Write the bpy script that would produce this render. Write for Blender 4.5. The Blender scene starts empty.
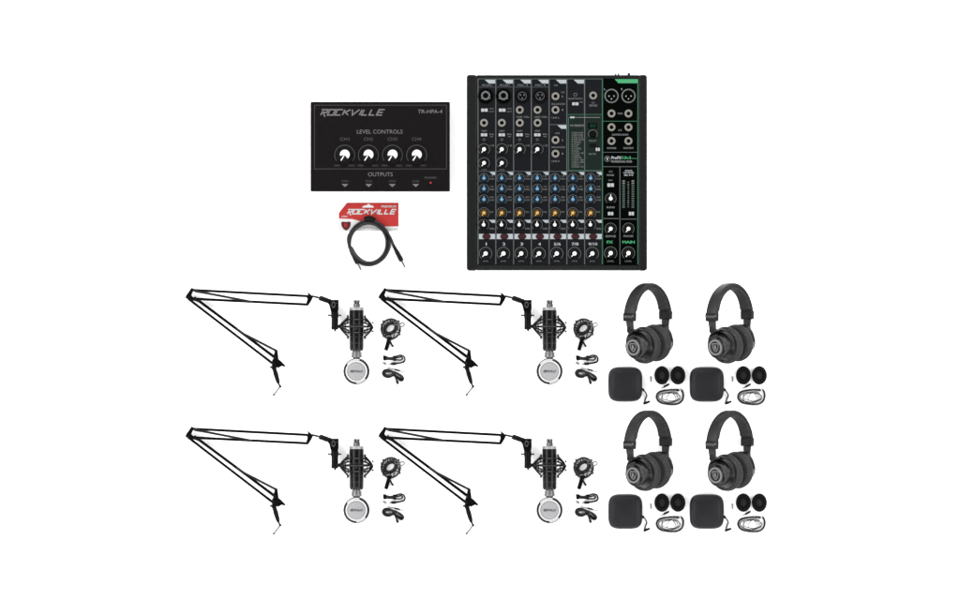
import bpy, bmesh, math, random
from mathutils import Vector, Matrix
random.seed(7)
S = 0.002          # metres per plan unit; every helper below takes plan units (x right, y down the table, z up)
H = 12.0           # camera height in metres
sc = bpy.context.scene
COL = sc.collection
PI = math.pi
R = math.radians

# ------------------------------------------------------------------ materials
DK = .56
def mat(name, rgb, rough=0.5, spec=0.3, metal=0.0, noise=0.0, nscale=300, bump=0.0, bscale=900, coat=0.0, em=None):
    m = bpy.data.materials.new(name); m.use_nodes = True
    if metal < .2 and name != 'white_sheet': spec *= .5; rgb = tuple(c*DK for c in rgb)
    nt = m.node_tree; b = nt.nodes['Principled BSDF']
    b.inputs['Roughness'].default_value = rough
    b.inputs['Specular IOR Level'].default_value = spec
    b.inputs['Metallic'].default_value = metal
    b.inputs['Coat Weight'].default_value = coat
    tc = nt.nodes.new('ShaderNodeTexCoord')
    n = nt.nodes.new('ShaderNodeTexNoise'); n.inputs['Scale'].default_value = nscale; n.inputs['Detail'].default_value = 4
    nt.links.new(tc.outputs['Object'], n.inputs['Vector'])
    mx = nt.nodes.new('ShaderNodeMix'); mx.data_type = 'RGBA'
    nt.links.new(n.outputs['Fac'], mx.inputs['Factor'])
    k = max(noise, 0.04)
    mx.inputs[6].default_value = (*[c*(1-k) for c in rgb], 1)
    mx.inputs[7].default_value = (*[c*(1+k) for c in rgb], 1)
    nt.links.new(mx.outputs[2], b.inputs['Base Color'])
    mr = nt.nodes.new('ShaderNodeMapRange')
    mr.inputs['To Min'].default_value = max(0.03, rough-0.08); mr.inputs['To Max'].default_value = min(1, rough+0.08)
    nt.links.new(n.outputs['Fac'], mr.inputs['Value']); nt.links.new(mr.outputs[0], b.inputs['Roughness'])
    if bump:
        n2 = nt.nodes.new('ShaderNodeTexNoise'); n2.inputs['Scale'].default_value = bscale; n2.inputs['Detail'].default_value = 3
        nt.links.new(tc.outputs['Object'], n2.inputs['Vector'])
        bp = nt.nodes.new('ShaderNodeBump'); bp.inputs['Strength'].default_value = bump; bp.inputs['Distance'].default_value = 0.0008
        nt.links.new(n2.outputs['Fac'], bp.inputs['Height']); nt.links.new(bp.outputs[0], b.inputs['Normal'])
    if em:
        b.inputs['Emission Color'].default_value = (*em[0], 1); b.inputs['Emission Strength'].default_value = em[1]
    return m

def weave(name, a, c, scale, rough=0.8):
    m = mat(name, a, rough, 0.15)
    nt = m.node_tree; b = nt.nodes['Principled BSDF']
    tc = [n for n in nt.nodes if n.type == 'TEX_COORD'][0]
    v = nt.nodes.new('ShaderNodeTexVoronoi'); v.inputs['Scale'].default_value = scale
    nt.links.new(tc.outputs['Object'], v.inputs['Vector'])
    r = nt.nodes.new('ShaderNodeMix'); r.data_type = 'RGBA'
    r.inputs[6].default_value = (*a, 1); r.inputs[7].default_value = (*c, 1)
    nt.links.new(v.outputs['Distance'], r.inputs['Factor']); nt.links.new(r.outputs[2], b.inputs['Base Color'])
    bp = nt.nodes.new('ShaderNodeBump'); bp.inputs['Strength'].default_value = 0.4; bp.inputs['Distance'].default_value = 0.0006
    nt.links.new(v.outputs['Distance'], bp.inputs['Height']); nt.links.new(bp.outputs[0], b.inputs['Normal'])
    return m

M = {}
M['table'] = mat('white_sheet', (.75, .75, .75), .9, .0, noise=.005, nscale=3)
M['case'] = mat('mixer_case', (.0060, .0064, .0064), .42, .22, noise=.15, bump=.25, bscale=1500)
M['cheek'] = mat('mixer_cheek', (.0042, .0046, .0044), .36, .25, noise=.15, bump=.15, bscale=1200)
M['panel'] = mat('mixer_panel', (.0034, .0039, .0050), .42, .12, noise=.1)
M['panelblack'] = mat('main_panel', (.0006, .0011, .0008), .3, .03)
M['panelgreen'] = mat('effects_panel', (.0036, .0082, .0066), .42, .14)
M['line'] = mat('print_line', (.060, .066, .068), .6, .2)
M['arc'] = mat('print_arc', (.085, .088, .088), .6, .2)
M['ink'] = mat('print_grey', (.12, .125, .125), .6, .2)
M['white'] = mat('print_white', (.25, .27, .28), .6, .2)
M['green'] = mat('print_green', (.020, .076, .042), .6, .2)
M['greenb'] = mat('print_bright_green', (.035, .21, .088), .6, .2)
M['black'] = mat('gloss_black', (.0035, .0035, .0036), .32, .3, noise=.1)
M['knob'] = mat('knob_black', (.0014, .0014, .0015), .32, .16, noise=.1)
M['hole'] = mat('socket_dark', (.0008, .0008, .0008), .4, .03)
M['cap'] = mat('knob_cap_white', (.55, .55, .54), .45, .3)
M['button'] = mat('button_white', (.27, .28, .28), .45, .3)
M['blue'] = mat('knob_blue', (.0035, .016, .033), .4, .3)
M['bluecap'] = mat('knob_cap_blue', (.11, .23, .32), .4, .3)
M['gold'] = mat('knob_gold', (.050, .030, .006), .4, .3)
M['goldcap'] = mat('knob_cap_gold', (.42, .25, .070), .4, .3)
M['nut'] = mat('jack_nut', (.105, .10, .09), .35, .5, metal=.2)
M['mute'] = mat('mute_red', (.020, .0035, .0055), .4, .3)
M['amp'] = mat('amp_case', (.0034, .0024, .0028), .36, .16, noise=.2, bump=.15, bscale=1600)
M['ampline'] = mat('amp_line', (.022, .020, .021), .6, .2)
M['ampink'] = mat('amp_ink', (.10, .10, .10), .6, .2)
M['ampink2'] = mat('amp_dim_ink', (.050, .050, .050), .6, .2)
M['chrome'] = mat('chrome', (.75, .75, .75), .22, .5, metal=1, noise=.02)
M['redled'] = mat('red_lamp', (.25, .01, .02), .4, .3, em=((.6, .01, .03), .15))
M['red'] = mat('red_card', (.275, .018, .016), .45, .25, noise=.08, nscale=60)
M['cardw'] = mat('card_white', (.34, .33, .33), .5, .2)
M['cardb'] = mat('card_pale', (.43, .43, .43), .6, .1)
M['shield'] = mat('card_dark_red', (.055, .006, .008), .4, .3)
M['rubber'] = mat('rubber_cable', (.0008, .0008, .0009), .30, .22, noise=.15)
M['steel'] = mat('brushed_steel', (.05, .05, .05), .4, .3, metal=.3, noise=.1)
M['paint'] = mat('arm_paint', (.0007, .0007, .0007), .35, .14, noise=.15)
M['spring'] = mat('spring_steel', (.0020, .0020, .0020), .35, .3)
M['mic'] = mat('mic_body', (.0012, .0012, .0013), .28, .3, noise=.1)
M['micring'] = mat('mic_ring', (.030, .030, .031), .35, .4)
M['collar'] = mat('collar_silver', (.155, .155, .155), .35, .4, metal=.2)
M['silver'] = mat('mic_silver', (.085, .085, .085), .3, .5, metal=.35)
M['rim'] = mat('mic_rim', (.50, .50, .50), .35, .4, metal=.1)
M['hp'] = mat('headphone_plastic', (.0020, .0020, .0022), .30, .40, noise=.12, bump=.1)
M['hp2'] = mat('headphone_grey', (.014, .014, .015), .4, .4, noise=.15)
M['band'] = weave('headband_fabric', (.0050, .0050, .0054), (.027, .027, .028), 480)
M['pad'] = weave('pad_leather', (.0060, .0060, .0063), (.030, .030, .031), 480, .6)
M['pring'] = mat('cup_ring', (.16, .16, .16), .35, .4)
M['hcase'] = mat('case_shell', (.0080, .0078, .0102), .42, .3, noise=.1, bump=.3, bscale=1400)
M['zip'] = mat('case_zip', (.0045, .0045, .0048), .6, .1)
M['foam'] = weave('foam_black', (.0014, .0014, .0014), (.0030, .0030, .0030), 1200, .9)
M['foamc'] = weave('foam_centre', (.0070, .0070, .0072), (.0100, .0100, .0105), 900, .9)
M['cord'] = mat('thin_cord', (.055, .055, .055), .5, .2)
M['cord2'] = mat('coil_cord', (.012, .012, .012), .5, .2)
M['dim'] = mat('lcd_green', (.004, .020, .012), .3, .2, em=((.02, .30, .14), .10))
M['led'] = mat('meter_led', (.035, .060, .050), .5, .3)
M['ledw'] = mat('meter_led_pale', (.10, .105, .095), .5, .3)
M['wire'] = mat('pale_wire', (.13, .13, .125), .4, .4, metal=.4)

# ------------------------------------------------------------------ mesh builder
def circ(x, y, rx, ry=None, n=40, a0=0):
    ry = rx if ry is None else ry
    return [(x+rx*math.cos(a0+2*PI*k/n), y+ry*math.sin(a0+2*PI*k/n)) for k in range(n)]
def rrect(x0, y0, x1, y1, r, n=6):
    p = []
    for cx, cy, a in ((x1-r, y1-r, 0), (x0+r, y1-r, 90), (x0+r, y0+r, 180), (x1-r, y0+r, 270)):
        for k in range(n+1):
            t = R(a+90*k/n); p.append((cx+r*math.cos(t), cy+r*math.sin(t)))
    return p
def smooth(pts, m=6, closed=False):
    P = [Vector(p) for p in pts]; n = len(P); out = []
    rng = range(n) if closed else range(n-1)
    for i in rng:
        if closed: a, b, c, d = P[(i-1) % n], P[i], P[(i+1) % n], P[(i+2) % n]
        else: a, b, c, d = P[max(i-1, 0)], P[i], P[i+1], P[min(i+2, n-1)]
        for k in range(m):
            t = k/m
            out.append(.5*((2*b)+(-a+c)*t+(2*a-5*b+4*c-d)*t*t+(-a+3*b-3*c+d)*t**3))
    if not closed: out.append(P[-1])
    return out

_txt = {}
def glyphs(s, bold=.0):
    key = (s, bold)
    if key in _txt: return _txt[key]
    cu = bpy.data.curves.new('tmp', 'FONT'); cu.body = s; cu.resolution_u = 3; cu.offset = bold
    o = bpy.data.objects.new('tmp', cu); COL.objects.link(o)
    bpy.context.view_layer.update()
    me = bpy.data.meshes.new_from_object(o.evaluated_get(bpy.context.evaluated_depsgraph_get()))
    vs = [(v.co.x, v.co.y) for v in me.vertices]; fs = [tuple(p.vertices) for p in me.polygons]
    bpy.data.objects.remove(o); bpy.data.curves.remove(cu); bpy.data.meshes.remove(me)
    _txt[key] = (vs, fs); return _txt[key]

class MB:
    def __init__(s, ox=0, oy=0, oz=0): s.o = (ox, oy, oz); s.v = []; s.f = []; s.mi = []; s.cur = 0
    def add(s, vs, fs):
        b = len(s.v); s.v += [tuple(v) for v in vs]
        s.f += [tuple(b+i for i in f) for f in fs]; s.mi += [s.cur]*len(fs)
        return s
    def m(s, i): s.cur = i; return s
    def prism(s, pts, z0, z1, top=None):
        n = len(pts); tp = top or pts
        vs = [(x, y, z0) for x, y in pts]+[(x, y, z1) for x, y in tp]
        fs = [tuple(range(n))[::-1], tuple(range(n, 2*n))]+[(k, (k+1) % n, n+(k+1) % n, n+k) for k in range(n)]
        return s.add(vs, fs)
    def box(s, x0, y0, x1, y1, z0, z1): return s.prism([(x0, y0), (x1, y0), (x1, y1), (x0, y1)], z0, z1)
    def flat(s, pts, z): return s.add([(x, y, z) for x, y in pts], [tuple(range(len(pts)))])
    def rect(s, x0, y0, x1, y1, z): return s.flat([(x0, y0), (x1, y0), (x1, y1), (x0, y1)], z)
    def ring(s, x, y, r0, r1, z, a0=0, a1=360, n=40, sq=1.0):
        k = max(4, int(n*abs(a1-a0)/360)); vs = []; fs = []
        for i in range(k+1):
            t = R(a0+(a1-a0)*i/k); c, q = math.cos(t), math.sin(t)
            vs += [(x+r0*c, y+r0*q*sq, z), (x+r1*c, y+r1*q*sq, z)]
        for i in range(k): fs.append((2*i, 2*i+1, 2*i+3, 2*i+2))
        return s.add(vs, fs)
    def ribbon(s, pts, w, z, closed=False):
        P = [Vector(p) for p in pts]; n = len(P); vs = []
        for i in range(n):
            a = P[(i-1) % n] if (closed or i > 0) else None; b = P[(i+1) % n] if (closed or i < n-1) else None
            d1 = (P[i]-a).normalized() if a is not None else None; d2 = (b-P[i]).normalized() if b is not None else None
            if d1 is None: d1 = d2
            if d2 is None: d2 = d1
            n1 = Vector((-d1.y, d1.x)); n2 = Vector((-d2.y, d2.x)); mm = (n1+n2)
            mm = mm.normalized() if mm.length > 1e-6 else n1
            k = w/2/max(.45, mm.dot(n1))
            vs += [(P[i].x+mm.x*k, P[i].y+mm.y*k, z), (P[i].x-mm.x*k, P[i].y-mm.y*k, z)]
        fs = [(2*i, 2*i+1, 2*i+3, 2*i+2) for i in range(n-1)]
        if closed: fs.append((2*n-2, 2*n-1, 1, 0))
        return s.add(vs, fs)
    def text(s, t, x0, x1, y0, y1, z, shear=0, bold=.0):
        vs, fs = glyphs(t, bold)
        ax = min(v[0] for v in vs); bx = max(v[0] for v in vs); ay = min(v[1] for v in vs); by = max(v[1] for v in vs)
        h = y1-y0
        return s.add([(x0+(u-ax)/(bx-ax)*(x1-x0)+shear*((w-ay)/(by-ay))*h, y1-(w-ay)/(by-ay)*h, z) for u, w in vs], fs)
    def lathe(s, c, ax, prof, n=32, sx=1.0, up=None, caps=True):
        """profile of (t along axis, radius) round axis ax through c; sx stretches across"""
        a = Vector(ax).normalized(); u = Vector(up) if up else (Vector((0, 1, 0)) if abs(a.y) < .9 else Vector((1, 0, 0)))
        e1 = a.cross(u).normalized(); e2 = a.cross(e1).normalized(); c = Vector(c); vs = []; fs = []
        for t, r in prof:
            for k in range(n):
                q = 2*PI*k/n; vs.append(c+a*t+e1*(r*math.cos(q)*sx)+e2*(r*math.sin(q)))
        m_ = len(prof)
        for i in range(m_-1):
            for k in range(n): fs.append((i*n+k, i*n+(k+1) % n, (i+1)*n+(k+1) % n, (i+1)*n+k))
        if caps and prof[0][1] > 1e-6: fs.append(tuple(range(n))[::-1])
        if caps and prof[-1][1] > 1e-6: fs.append(tuple((m_-1)*n+k for k in range(n)))
        return s.add(vs, fs)
    def tube(s, pts, r, n=8, closed=False):
        P = [Vector(p) for p in pts]; L = len(P); rr = r if isinstance(r, (list, tuple)) else [r]*L
        T = []
        for i in range(L):
            a = P[i-1] if (closed or i > 0) else P[i]; b = P[(i+1) % L] if (closed or i < L-1) else P[i]
            T.append((b-a).normalized())
        u = Vector((0, 0, 1)) if abs(T[0].z) < .9 else Vector((1, 0, 0))
        u = (u-T[0]*u.dot(T[0])).normalized(); vs = []; fs = []
        for i in range(L):
            u = (u-T[i]*u.dot(T[i])).normalized(); w = T[i].cross(u)
            for k in range(n):
                q = 2*PI*k/n; vs.append(P[i]+(u*math.cos(q)+w*math.sin(q))*rr[i])
        for i in range(L if closed else L-1):
            j = (i+1) % L
            for k in range(n): fs.append((i*n+k, i*n+(k+1) % n, j*n+(k+1) % n, j*n+k))
        if not closed: fs += [tuple(range(n))[::-1], tuple((L-1)*n+k for k in range(n))]
        return s.add(vs, fs)
    def bar(s, p0, p1, w, h):
        """flat steel strip from p0 to p1, w across, h tall"""
        a, b = Vector(p0), Vector(p1); d = (b-a).normalized(); q = Vector((-d.y, d.x, 0)).normalized()*w/2; z = Vector((0, 0, h/2))
        vs = [a-q-z, a+q-z, a+q+z, a-q+z, b-q-z, b+q-z, b+q+z, b-q+z]
        return s.add(vs, [(0, 1, 2, 3), (7, 6, 5, 4), (0, 4, 5, 1), (1, 5, 6, 2), (2, 6, 7, 3), (3, 7, 4, 0)])
    def ball(s, c, r, n=14): return s.lathe(c, (0, 0, 1), [(-r*math.cos(PI*k/8), r*math.sin(PI*k/8)) for k in range(9)], n)
    def build(s, name, mats, parent=None, bevel=0, seg=2, solid=True):
        me = bpy.data.meshes.new(name)
        ox, oy, oz = s.o
        me.from_pydata([((x-ox)*S, (oy-y)*S, (z-oz)*S) for x, y, z in s.v], [], s.f)
        for mm in (mats if isinstance(mats, (list, tuple)) else [mats]): me.materials.append(M[mm])
        me.polygons.foreach_set('material_index', s.mi)
        bm = bmesh.new(); bm.from_mesh(me)
        if solid:
            bmesh.ops.recalc_face_normals(bm, faces=bm.faces)
        else:
            for f in bm.faces:
                if f.normal.z < 0: f.normal_flip()
        bm.to_mesh(me); bm.free()
        me.polygons.foreach_set('use_smooth', [True]*len(me.polygons))
        me.set_sharp_from_angle(angle=R(38)); me.update()
        o = bpy.data.objects.new(name, me); COL.objects.link(o)
        if parent: o.parent = parent
        if bevel:
            md = o.modifiers.new('bevel', 'BEVEL'); md.width = bevel*S; md.segments = seg; md.limit_method = 'ANGLE'; md.angle_limit = R(40)
            md.harden_normals = False
        return o

def world(x, y, h=0):
    k = 1-h*S/H
    return ((x-480)*S*k, (300-y)*S*k, 0)
def thing(name, x, y, label, cat, group=None, h=0):
    o = bpy.data.objects.new(name, None); o.empty_display_size = .02; COL.objects.link(o)
    o.location = world(x, y, h); tag(o, label, cat, group); return o
def tag(o, label, cat, group=None):
    o['label'] = label; o['category'] = cat
    if group: o['group'] = group
    return o
def dup(o, x, y, h, label):
    def rec(q, par):
        c = q.copy(); COL.objects.link(c); c.parent = par
        for ch in list(q.children):
            rec(ch, c)
        return c
    c = rec(o, None); c.location = world(x, y, h); c['label'] = label
    return c

# stretched slanted wordmark drawn from straight strokes, laid in box
def wordmark(mb, x0, x1, y0, y1, z, w, slant=.35):
    G = {'R': [[(-.15, 0), (1, 0), (1, .52), (.1, .52)], [(.25, .25), (0.12, 1)], [(.45, .6), (1.05, 1.35)]],
         'O': ['c', [(0, 0), (1, 0), (1, 1), (0, 1)]], 'C': [[(1, 0), (0, 0), (0, 1), (1, 1)]],
         'K': [[(0, 0), (0, 1)], [(1, 0), (.25, .5), (1.05, 1)]], 'V': [[(0, 0), (.45, 1), (1.25, 0)]],
         'I': [[(.2, 0), (.2, 1)]], 'L': [[(0, 0), (0, 1), (.9, 1)]], 'E': [[(1, 0), (0, 0), (0, 1), (1, 1)], [(0.05, .5), (.9, .5)]]}
    adv = {'I': .55, 'V': 1.45}; s = 'ROCKVILLE'; tot = sum(adv.get(c, 1.28) for c in s)-.28; u = (x1-x0-slant*(y1-y0))/tot; h = y1-y0; X = x0; dz = 0
    for ch in s:
        st = G[ch]; closed = st[0] == 'c'
        for p in (st[1:] if closed else st):
            mb.ribbon([(X+a*u*.95+(1-b)*slant*h, y0+b*h) for a, b in p], w, z+dz, closed); dz += .03
        X += adv.get(ch, 1.28)*u

# ================================================================== SETTING
mb = MB(480, 300); mb.flat([(-20000, -20000), (20000, -20000), (20000, 20000), (-20000, 20000)], 0)
tb = mb.build('tabletop', 'table', solid=False); tb['kind'] = 'structure'; tb.location = world(480, 300)

# ================================================================== HEADPHONE AMPLIFIER
def amplifier():
    ox, oy = 380, 146.5; zt = 14
    t = thing('headphone_amplifier', ox, oy, 'small black metal box with four dials topped by white glints and a red lamp', 'headphone amplifier', h=18)
    B = lambda: MB(ox, oy)
    b = B(); b.prism(rrect(310.6, 101.8, 449.6, 191.2, .8, 3), 0, zt); b.build('case', 'amp', t, .5)
    z = zt+.12
    l = B(); l.ribbon([(314.6, 105.2), (446.3, 105.2), (446.3, 168.8), (314.6, 168.8)], .9, z, True); l.build('border_line', 'ampline', t, solid=False)
    l = B(); wordmark(l, 320, 385, 109.6, 115, z, 1.35, .5); l.build('logo', 'ampink', t, solid=False)
    l = B(); l.text('TR-HPA-4', 417.5, 442, 109.6, 113.3, z, .1, .01)
    l.text('LEVEL CONTROLS', 357, 402.5, 129.6, 133.6, z)
    l.text('OUTPUTS', 368, 392.6, 172.2, 176.2, z)
    l.build('lettering', 'ampink', t, solid=False)
    l = B()
    xs = (344.7, 368.3, 392.3, 416.5)
    for k, x in enumerate(xs):
        l.text('CH%d' % (k+1), x-4.6, x+4.6, 137.4, 140.6, z)
        l.text('MIN', x-10.4, x-5, 164.4, 166.3, z); l.text('MAX', x+3.9, x+9.9, 164.4, 166.3, z)
        q = B(); q.ring(x, 155, 9.6, 10.3, z, -215, 35); q.build('dial_ring', 'ampink2', t, solid=False)
    for k, x in enumerate((345, 368.7, 392.2, 415.6)):
        l.text('CH%d' % (k+1), x-3.3, x+3.3, 180, 182, z)
        q = B(); q.flat([(x-3.4, 183.8), (x+3.4, 183.8), (x, 186.9)], z); q.build('output_arrow', 'ampink', t, solid=False)
    l.text('POWER', 424.6, 436.4, 176.6, 178.6, z); l.build('small_lettering', 'ampink2', t, solid=False)
    for x in xs:
        k = B(); k.lathe((x, 155, zt), (0, 0, 1), [(0.02, 8.6), (1.2, 8.4), (2, 7.4), (6.5, 6.6), (7.2, 6.0)], 40)
        for q in range(28):
            a = 2*PI*q/28; k.tube([(x+7.2*math.cos(a), 155+7.2*math.sin(a), zt+1.5), (x+6.5*math.cos(a), 155+6.5*math.sin(a), zt+6.6)], .38, 5)
        k = k.build('level_knob', 'black', t)
        c = B(); pts = []  # reflection on a shiny cap, put into the shape as a cut white disc
        for q in range(25):
            a = R(-195+q*250/24); pts.append((x+.3+4.9*math.cos(a), 154.6+4.9*math.sin(a)))
        pts += [(x+.9, 155.8), (x-1.2, 155.2)]
        c.prism(pts, zt+7.2, zt+7.6); c.build('knob_cap', 'cap', k, .15)
        c = B(); c.bar((x-.6, 155.9, zt+7.42), (x-3.6, 160.6, zt+7.42), 1.15, .42); c.build('pointer', 'cap', k)
    c = B(); c.lathe((430.5, 182.6, zt), (0, 0, 1), [(0.02, 1.0), (.6, 1.0), (1, .5), (1.1, 0)], 16); c.build('power_lamp', 'redled', t)
amplifier()

# ================================================================== PACKAGED CABLE
def package():
    ox, oy = 368, 214
    t = thing('package_card', ox, oy, 'red and white cardboard hanger card lying under the black audio cable', 'package card', h=2)
    B = lambda: MB(ox, oy)
    b = B(); P = [(346.8, 202.6), (398.6, 202.6), (398.6, 231), (340, 231), (338.6, 229), (338.6, 212.8)]
    # card with a hang hole: built as a slab whose top edge notches round the hole
    b.prism(P, .1, .9); b.build('card', 'cardb', t, .1)
    b = B(); b.prism([(346.8, 202.7), (398.5, 202.7), (398.5, 226.2), (389, 226.4), (380, 226), (372, 223.8), (362, 221.5), (352, 218.9), (338.8, 218.4), (338.8, 212.9)], .9, 1.2)
    b.build('printed_front', 'red', t)
    z = 1.3
    b = B(); b.flat([(362.4, 207.6), (362.4, 206.4), (364.2, 205.6), (366.6, 205.2), (368, 203.9), (369, 203.9), (370.4, 205.2), (372.6, 205.6), (373.6, 206.4), (373.6, 207.6)], z)
    b.build('hang_hole', 'cardb', t, solid=False)
    b = B(); wordmark(b, 346.8, 396.6, 209.5, 213.9, z, 1.25, .45); b.text('PREMIUM', 381.5, 396, 205.4, 207.6, z, 0, .02)
    b.text('CABLE', 341.3, 347.3, 215.6, 217.2, z, .1, .03); b.build('lettering', 'cardw', t, solid=False)
    b = B(); b.prism([(341.2, 222.3), (343, 221.6), (346, 222), (349, 221.6), (350.8, 222.3), (350.4, 226), (348.6, 228.8), (346, 230.6), (343.4, 228.8), (341.6, 226)], .9, 1.25)
    sh = b.build('shield_emblem', 'shield', t)
    b = B(); b.text('R', 344.3, 347.8, 223.4, 227.4, 1.35, 0, .02); b.build('emblem_letter', 'red', t, solid=False)
    b = B(); b.text('6 FT. TS TO TS CABLE', 357, 381, 227, 229.2, 1.0); b.text('MADE FOR STUDIO', 385, 397, 228.4, 229.8, 1.0); b.build('small_print', 'ink', t, solid=False)
    ox, oy = 370, 243
    t = thing('audio_cable', ox, oy, 'black instrument cable coiled in a ring on the red package card', 'cable', h=3)
    b = MB(ox, oy)
    cx, cy = 368.6, 243
    pts = []
    N = 72
    a0, a1 = -190, 530
    for k in range(N+1):
        a = R(a0+(a1-a0)*k/N); f = k/N
        rx, ry = (20.2, 22.4) if f < .5 else (18.3, 20.3)
        w = min(1, max(0, (f-.42)/.16)); rx = 20.0-1.8*w; ry = 22.0-2.2*w
        pts.append((cx+rx*math.cos(a), cy+ry*math.sin(a), 3+1.6*w+.5*math.sin(a*1.5)))
    # tail of the left plug leaves the coil at left, that of the right plug at upper right
    left = [(357.8, 263.2, 3), (353.2, 254.8, 3.2), (349.6, 246.8, 3.4), (348.3, 241, 3.4), (348.8, 235.6, 3.2)]
    right = [(386, 230.5, 5), (390.5, 238, 4), (393.6, 245.4, 3), (400.8, 259.4, 2.4)]
    b.tube(smooth(left+pts[5:], 2), 1.5, 8)
    b.tube(smooth([(364.5, 220.9, 4.6), (372, 220.6, 5), (380, 224, 5.2)]+right, 6), 1.4, 8)
    b.tube(smooth([(386.5, 231, 2), (389.4, 240, 1.8), (388.6, 250, 1.6), (383, 259, 1.5), (374, 262.6, 1.5), (364.5, 261.4, 1.5), (356.6, 255.4, 1.5), (351.8, 247.4, 1.5)], 6), 1.15, 8)
    b.build('cord', 'rubber', t)
    b = MB(ox, oy); b.tube(smooth([(365.2, 219.6, 3.8), (369.8, 218.8, 5.2), (374.3, 220.8, 4)], 5), 3.0, 12); b.build('cable_tie', 'zip', t)
    for (x0, y0), (x1, y1) in (((349, 246), (357.8, 263.6)), ((393.2, 244.8), (401.7, 261))):
        p, q = Vector((x0, y0, 3.6)), Vector((x1, y1, 3.4)); d = (q-p).normalized()
        L = (q-p).length
        pl = MB(ox, oy).lathe(p, d, [(0, 1.5), (L*.3, 1.8), (L*.45, 2.3), (L-1, 2.5), (L, 1.9)], 16).build('plug', 'rubber', t)
        MB(ox, oy).lathe(q, d, [(-.05, 1.2), (.9, 1.2), (.9, 1.0), (6.0, 1.0), (6.2, .75), (6.8, 1.0), (8.2, .1)], 12).build('plug_tip', 'steel', pl)
package()

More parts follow.
